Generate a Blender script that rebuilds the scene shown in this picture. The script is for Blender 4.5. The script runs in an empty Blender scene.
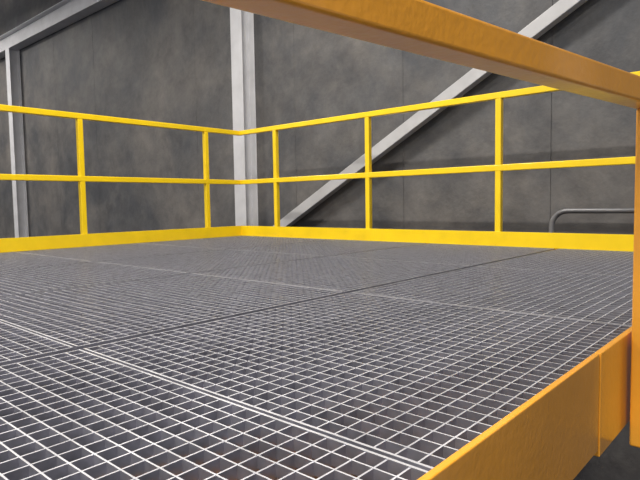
import bpy, bmesh, math
from mathutils import Vector, Matrix
sc=bpy.context.scene
sc.view_settings.view_transform='Standard'

# ---------------- materials ----------------
def mat(name, col, rough=0.5, metal=0.0, nscale=8, namt=0.15, bump=0.05, bscale=60, coat=0):
    m=bpy.data.materials.new(name); m.use_nodes=True
    nt=m.node_tree; b=nt.nodes['Principled BSDF']
    tc=nt.nodes.new('ShaderNodeTexCoord')
    n=nt.nodes.new('ShaderNodeTexNoise'); n.inputs['Scale'].default_value=nscale; n.inputs['Detail'].default_value=6
    nt.links.new(tc.outputs['Object'],n.inputs['Vector'])
    r=nt.nodes.new('ShaderNodeValToRGB')
    r.color_ramp.elements[0].position=0.3; r.color_ramp.elements[1].position=0.7
    r.color_ramp.elements[0].color=[c*(1-namt) for c in col]+[1]
    r.color_ramp.elements[1].color=[min(1,c*(1+namt)) for c in col]+[1]
    nt.links.new(n.outputs['Fac'],r.inputs['Fac']); nt.links.new(r.outputs['Color'],b.inputs['Base Color'])
    b.inputs['Roughness'].default_value=rough; b.inputs['Metallic'].default_value=metal
    b.inputs['Coat Weight'].default_value=coat; b.inputs['Coat Roughness'].default_value=0.12
    if bump>0:
        n2=nt.nodes.new('ShaderNodeTexNoise'); n2.inputs['Scale'].default_value=bscale
        nt.links.new(tc.outputs['Object'],n2.inputs['Vector'])
        bp=nt.nodes.new('ShaderNodeBump'); bp.inputs['Strength'].default_value=bump; bp.inputs['Distance'].default_value=0.01
        nt.links.new(n2.outputs['Fac'],bp.inputs['Height']); nt.links.new(bp.outputs['Normal'],b.inputs['Normal'])
    return m
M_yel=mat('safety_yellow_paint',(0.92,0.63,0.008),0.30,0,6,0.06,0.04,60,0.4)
M_ora=mat('yellow_paint_warm_lit',(0.84,0.36,0.030),0.30,0,5,0.08,0.10,70,0.8)  # same safety yellow; warmer light near the camera put into the colour
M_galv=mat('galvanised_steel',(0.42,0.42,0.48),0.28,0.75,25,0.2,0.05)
M_top=mat('galvanised_steel_lit_top',(0.76,0.76,0.80),0.33,0.5,12,0.2,0.03)  # bar tops: same zinc as the sides, overhead light put into the colour
M_white=mat('white_steel_paint',(0.60,0.60,0.62),0.5,0,5,0.08,0.03)
M_brace=mat('brace_steel_paint',(0.46,0.46,0.47),0.5,0,5,0.10,0.03)
M_dark=mat('dark_steel',(0.03,0.03,0.036),0.6,0.2,5,0.2,0.03)
M_grey=mat('grey_pipe_paint',(0.25,0.25,0.26),0.4,0.3,5,0.1,0.02)
M_deck=mat('ceiling_deck_paint',(0.65,0.67,0.70),0.6,0,3,0.1,0.02)
M_floor=mat('floor_concrete',(0.020,0.022,0.028),0.6,0,1.5,0.25,0.1)

def concrete():
    m=bpy.data.materials.new('wall_concrete'); m.use_nodes=True
    nt=m.node_tree; b=nt.nodes['Principled BSDF']; L=nt.links.new
    tc=nt.nodes.new('ShaderNodeTexCoord')
    n1=nt.nodes.new('ShaderNodeTexNoise'); n1.inputs['Scale'].default_value=0.7; n1.inputs['Detail'].default_value=10; n1.inputs['Roughness'].default_value=0.66; n1.inputs['Distortion'].default_value=0.3
    n2=nt.nodes.new('ShaderNodeTexNoise'); n2.inputs['Scale'].default_value=2.6; n2.inputs['Detail'].default_value=12; n2.inputs['Roughness'].default_value=0.72; n2.inputs['Distortion'].default_value=0.2
    L(tc.outputs['Object'],n1.inputs['Vector']); L(tc.outputs['Object'],n2.inputs['Vector'])
    r1=nt.nodes.new('ShaderNodeValToRGB'); e=r1.color_ramp.elements
    e[0].position=0.38; e[0].color=(0.066,0.069,0.076,1); e[1].position=0.64; e[1].color=(0.155,0.143,0.131,1)
    L(n1.outputs['Fac'],r1.inputs['Fac'])
    r2=nt.nodes.new('ShaderNodeValToRGB'); e=r2.color_ramp.elements
    e[0].position=0.36; e[0].color=(0.70,0.70,0.72,1); e[1].position=0.65; e[1].color=(1.22,1.22,1.22,1)
    L(n2.outputs['Fac'],r2.inputs['Fac'])
    mx=nt.nodes.new('ShaderNodeMixRGB'); mx.blend_type='MULTIPLY'; mx.inputs[0].default_value=1
    L(r1.outputs[0],mx.inputs[1]); L(r2.outputs[0],mx.inputs[2])
    L(mx.outputs[0],b.inputs['Base Color'])
    b.inputs['Roughness'].default_value=0.62
    n3=nt.nodes.new('ShaderNodeTexNoise'); n3.inputs['Scale'].default_value=30; n3.inputs['Detail'].default_value=5
    L(tc.outputs['Object'],n3.inputs['Vector'])
    bp=nt.nodes.new('ShaderNodeBump'); bp.inputs['Strength'].default_value=0.15; bp.inputs['Distance'].default_value=0.02
    L(n3.outputs['Fac'],bp.inputs['Height']); L(bp.outputs['Normal'],b.inputs['Normal'])
    return m
M_conc=concrete()

# ---------------- mesh helpers ----------------
def box(bm,x0,x1,y0,y1,z0,z1,mi=0,top=None):
    vs=[bm.verts.new(p) for p in ((x0,y0,z0),(x1,y0,z0),(x1,y1,z0),(x0,y1,z0),(x0,y0,z1),(x1,y0,z1),(x1,y1,z1),(x0,y1,z1))]
    for n,f in enumerate(((0,3,2,1),(4,5,6,7),(0,1,5,4),(1,2,6,5),(2,3,7,6),(3,0,4,7))):
        fc=bm.faces.new([vs[i] for i in f]); fc.material_index=(top if (top is not None and n==1) else mi)
def beam(bm,p,q,w,h,up=Vector((0,0,1)),mi=0):
    p=Vector(p);q=Vector(q);d=(q-p).normalized(); s=d.cross(up).normalized(); u=s.cross(d)
    vs=[]
    for c in (p,q):
        for a,b in ((-1,-1),(1,-1),(1,1),(-1,1)): vs.append(bm.verts.new(c+s*a*w/2+u*b*h/2))
    for f in ((0,1,2,3),(7,6,5,4),(0,4,5,1),(1,5,6,2),(2,6,7,3),(3,7,4,0)):
        fc=bm.faces.new([vs[i] for i in f]); fc.material_index=mi
def ibeam(bm,p,q,w,h,t,up):
    p=Vector(p);q=Vector(q);d=(q-p).normalized(); s=d.cross(up).normalized(); u=s.cross(d)
    beam(bm,p+u*(h/2-t/2),q+u*(h/2-t/2),w,t,up); beam(bm,p-u*(h/2-t/2),q-u*(h/2-t/2),w,t,up)
    beam(bm,p,q,t,h-2*t,up)
def finish(bm,name,mats,bevel=0,seg=2,parent=None):
    bmesh.ops.recalc_face_normals(bm,faces=bm.faces)
    me=bpy.data.meshes.new(name); bm.to_mesh(me); bm.free()
    ob=bpy.data.objects.new(name,me); sc.collection.objects.link(ob)
    for m in mats: me.materials.append(m)
    if bevel:
        b=ob.modifiers.new('bevel','BEVEL'); b.width=bevel; b.segments=seg; b.limit_method='ANGLE'
    if parent: ob.parent=parent
    return ob

# ---------------- constants (metres, camera over x=0,y=0) ----------------
XL=-4.53; YB=3.86; XE=-0.33; YW=4.62; Y0=-2.4
RT=1.07; RM=0.56; T=0.046

# ---------------- grating ----------------
bm=bmesh.new()
xs=[XE-0.008+0.012,-1.28,-2.26,-3.24,XL+0.03]
gap=[0.006,0.016,0.016,0.016,0.006]
ys=[-2.42,-1.42,-0.42,0.583,1.59,2.60,YB-0.03]
P=0.034; B=0.0048
for i in range(len(xs)-1):
    xa,xb=xs[i+1]+gap[i+1],xs[i]-gap[i]
    for j in range(len(ys)-1):
        ya,yb=ys[j]+0.004,ys[j+1]-0.004
        D=0.032
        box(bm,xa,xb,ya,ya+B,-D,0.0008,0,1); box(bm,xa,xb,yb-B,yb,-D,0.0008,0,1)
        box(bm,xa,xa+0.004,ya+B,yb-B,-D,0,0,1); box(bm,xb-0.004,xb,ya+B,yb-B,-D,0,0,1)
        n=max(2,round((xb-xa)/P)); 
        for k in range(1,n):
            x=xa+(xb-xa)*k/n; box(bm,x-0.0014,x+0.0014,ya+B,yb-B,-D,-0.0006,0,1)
        n=max(2,round((yb-ya)/P))
        for k in range(1,n):
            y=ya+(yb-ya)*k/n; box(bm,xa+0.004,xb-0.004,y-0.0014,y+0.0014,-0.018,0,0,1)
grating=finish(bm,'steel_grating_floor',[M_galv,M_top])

# ---------------- platform frame ----------------
bm=bmesh.new()
for x in (-1.28,-2.26,-3.24):
    ibeam(bm,(x,Y0,-0.133),(x,YB-0.03,-0.133),0.12,0.20,0.01,Vector((0,0,1)))
frame=finish(bm,'platform_frame',[M_dark])
bm=bmesh.new()
box(bm,XE-0.006,XE+0.006,Y0,1.235,-0.20,0.008)
box(bm,XE-0.006,XE+0.008,1.240,YB,-0.215,0.008)
box(bm,XE-0.05,XE-0.006,Y0,YB-0.06,-0.20,-0.19)
box(bm,XL-0.03,XE-0.006,YB+0.03,YB+0.04,-0.25,-0.002)
box(bm,XL-0.04,XL-0.03,Y0,YB+0.04,-0.25,-0.002)
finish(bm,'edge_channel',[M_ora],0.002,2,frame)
bm=bmesh.new()
for x in (XL+0.2,-2.4,-0.6):
    for y in (-1.8,YB-0.3):
        ibeam(bm,(x,y,-3.0),(x,y,-0.235),0.15,0.15,0.01,Vector((0,1,0)))
finish(bm,'support_columns',[M_dark],0,0,frame)

# ---------------- far guardrail (L-shaped) ----------------
bm=bmesh.new()
XR=0.6
for z in (RT,RM):
    box(bm,XL-T/2,XR,YB-T/2,YB+T/2,z-T/2,z+T/2)
    box(bm,XL-T/2,XL+T/2,Y0,YB-T/2,z-T/2,z+T/2)
hw=T/2-0.001
for x in (-3.99,-2.86,-1.70,-0.57,0.57):
    box(bm,x-hw,x+hw,YB-hw,YB+hw,-0.2,RT-T/2+0.002)
for y in (3.42,2.155,0.91,-0.34,-1.59):
    box(bm,XL-hw,XL+hw,y-hw,y+hw,-0.2,RT-T/2+0.002)
gr=finish(bm,'yellow_guardrail',[M_yel],0.006,3)
bm=bmesh.new()
box(bm,XL+T/2,XR,YB-T/2-0.006,YB-T/2,-0.0,0.105)
box(bm,XL+T/2,XL+T/2+0.006,Y0,YB-T/2-0.006,-0.0,0.105)
finish(bm,'toe_plate',[M_yel],0.001,1,gr)

# ---------------- near guard bar on its posts ----------------
bm=bmesh.new()
T2=0.052
pp=Vector((-0.288,1.475,0)); dr=Vector((-0.137,-0.990,0))
beam(bm,pp+Vector((0,0,RM))-dr*0.03,pp+dr*1.95+Vector((0,0,RM)),T2,T2)
h2=0.025
box(bm,pp.x-h2,pp.x+h2,pp.y-h2,pp.y+h2,-0.26,RM-T2/2+0.001)
e=pp+dr*1.9; box(bm,e.x-h2,e.x+h2,e.y-h2,e.y+h2,0.001,RM-T2/2+0.001)
box(bm,e.x-.06,e.x+.06,e.y-.06,e.y+.06,0.001,0.012)
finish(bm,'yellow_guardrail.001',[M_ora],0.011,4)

# ---------------- wall with panel joints ----------------
bm=bmesh.new()
xj=[-22,-19,-16.2,-13.4,-10.6,-9.1,-6.3,-4.45,-3.0,-1.60,0.8,3.3,6]
for a,b in zip(xj[:-1],xj[1:]):
    box(bm,a+0.002,b-0.002,YW,YW+0.2,-3,5.0)
box(bm,-22,6,YW+0.005,YW+0.22,-3,5.0)
finish(bm,'wall_back',[M_conc],0.0015,1)
bm=bmesh.new(); box(bm,-22.2,-22,-10,YW+0.22,-3,5.0); finish(bm,'wall_left',[M_conc])
bm=bmesh.new(); box(bm,-22.2,6,-10,YW+0.22,-3.1,-3.0); finish(bm,'floor',[M_floor])
bm=bmesh.new()
x=-22.2
prof=[]
while x<6:
    prof+= [(x,5.0),(x+0.12,5.0),(x+0.16,5.07),(x+0.28,5.07)]; x+=0.32
va=[bm.verts.new((a,-10,z)) for a,z in prof]; vb=[bm.verts.new((a,YW+0.2,z)) for a,z in prof]
for i in range(len(prof)-1): bm.faces.new((va[i],va[i+1],vb[i+1],vb[i]))
finish(bm,'ceiling',[M_deck])

bm=bmesh.new()
for x in (-21,-19.2,-17.4,-15.6,-13.8,-12,-10.2,-8.4,-6.6,-4.8,-3,-1.2,.6,2.4,4.2):
    beam(bm,(x,-9.9,4.93),(x,YW-0.02,4.93),0.09,0.06); beam(bm,(x,-9.9,4.45),(x,YW-0.3,4.45),0.09,0.05)
    y=-9.6;s=0
    while y<YW-0.7:
        beam(bm,(x,y,4.92 if s else 4.46),(x,y+0.4,4.46 if s else 4.92),0.03,0.03); y+=0.4; s=1-s
finish(bm,'roof_joists',[M_white])

# ---------------- white building frame ----------------
S=0.2
def col(x):
    bm=bmesh.new(); ibeam(bm,(x,YW-S/2-0.005,-3),(x,YW-S/2-0.005,3.52),S,S,0.012,Vector((0,1,0)))
    box(bm,x-0.16,x+0.16,YW-S-0.06,YW-0.005,-3,-2.97)
    return finish(bm,'steel_column',[M_white],0.002,1)
for x in (-12.25,-5.20,1.95): col(x)
bm=bmesh.new(); ibeam(bm,(-21.9,YW-S/2-0.005,3.68),(5.9,YW-S/2-0.005,3.68),0.2,0.32,0.014,Vector((0,0,1)))
finish(bm,'eave_beam',[M_white],0.002,1)
bm=bmesh.new()
a=Vector((-5.09,YW-0.10,-0.20)); b=Vector((1.55,YW-0.10,3.46))
beam(bm,a,b,0.09,0.11,Vector((0,0,1)))
finish(bm,'diagonal_brace',[M_brace],0.006,2)

# ---------------- pipe ----------------
def tube(name,pts,r,m):
    cu=bpy.data.curves.new(name,'CURVE'); cu.dimensions='3D'; cu.bevel_depth=r; cu.bevel_resolution=6; cu.use_fill_caps=True
    sp=cu.splines.new('POLY'); sp.points.add(len(pts)-1)
    for i,p in enumerate(pts): sp.points[i].co=(*p,1)
    ob=bpy.data.objects.new(name,cu); sc.collection.objects.link(ob); cu.materials.append(m)
    return ob
X0=-1.52
pts=[(X0,YW-0.2,-3.0),(X0,YW-0.2,0.12)]
for k in range(1,8):
    t=k/8*math.pi/2; pts.append((X0+0.12*(1-math.cos(t)),YW-0.2,0.12+0.12*math.sin(t)))
pts+=[(X0+.12,YW-0.2,0.24),(1.5,YW-0.2,0.24),(1.5,YW-0.2,-3.0)]
tube('pipe_handrail',pts,0.02,M_grey)

# ---------------- lights ----------------
def lamp(x,y,z,e,sx=1.2,sy=0.35,col=(1,0.95,0.88),up=0):
    bm=bmesh.new(); box(bm,x-sx/2-.03,x+sx/2+.03,y-sy/2-.03,y+sy/2+.03,z+0.02,z+0.10)
    beam(bm,(x,y,z+0.1),(x,y,5.02),0.02,0.02,Vector((1,0,0)))
    h=finish(bm,'high_bay_light',[M_white],0.005,1)
    l=bpy.data.lights.new('lamp','AREA'); l.shape='RECTANGLE'; l.size=sx; l.size_y=sy; l.energy=e; l.color=col
    o=bpy.data.objects.new('lamp',l); o.location=(x,y,z); sc.collection.objects.link(o); o.parent=h
    if up:  # added fill light, aimed up to brighten the ceiling
        l=bpy.data.lights.new('ceiling_fill','AREA'); l.shape='RECTANGLE'; l.size=sx; l.size_y=sy; l.energy=up; l.color=col
        o=bpy.data.objects.new('ceiling_fill',l); o.location=(x,y,z+0.13); o.rotation_euler=(math.pi,0,0); sc.collection.objects.link(o); o.parent=h
lamp(-0.3,-2.2,4.2,390)
lamp(-4.5,-2.2,4.2,230)
lamp(-9,-1,4.2,270)
lamp(-3.0,2.2,4.3,190)
lamp(3.0,-1.5,4.2,150)
lamp(-15,-1,4.2,300,up=60)
lamp(-13.2,2.4,4.2,120,up=50)
w=bpy.data.worlds.new('W'); sc.world=w; w.use_nodes=True
w.node_tree.nodes['Background'].inputs[0].default_value=(0.78,0.84,1,1); w.node_tree.nodes['Background'].inputs[1].default_value=0.34

# ---------------- camera ----------------
f=557.0
az=math.atan2(0.663,0.747); pitch=math.atan(37/f); roll=0.016
F=Vector((-math.sin(az)*math.cos(pitch),math.cos(az)*math.cos(pitch),-math.sin(pitch)))
R0=F.cross(Vector((0,0,1))).normalized(); U0=R0.cross(F)
R=R0*math.cos(roll)-U0*math.sin(roll); U=R.cross(F)
cam=bpy.data.cameras.new('camera'); co=bpy.data.objects.new('camera',cam); sc.collection.objects.link(co)
m=Matrix((R,U,-F)).transposed().to_4x4(); m.translation=Vector((0,0,0.33)); co.matrix_world=m
cam.sensor_width=36; cam.lens=36*f/640; cam.clip_start=0.02
sc.camera=co
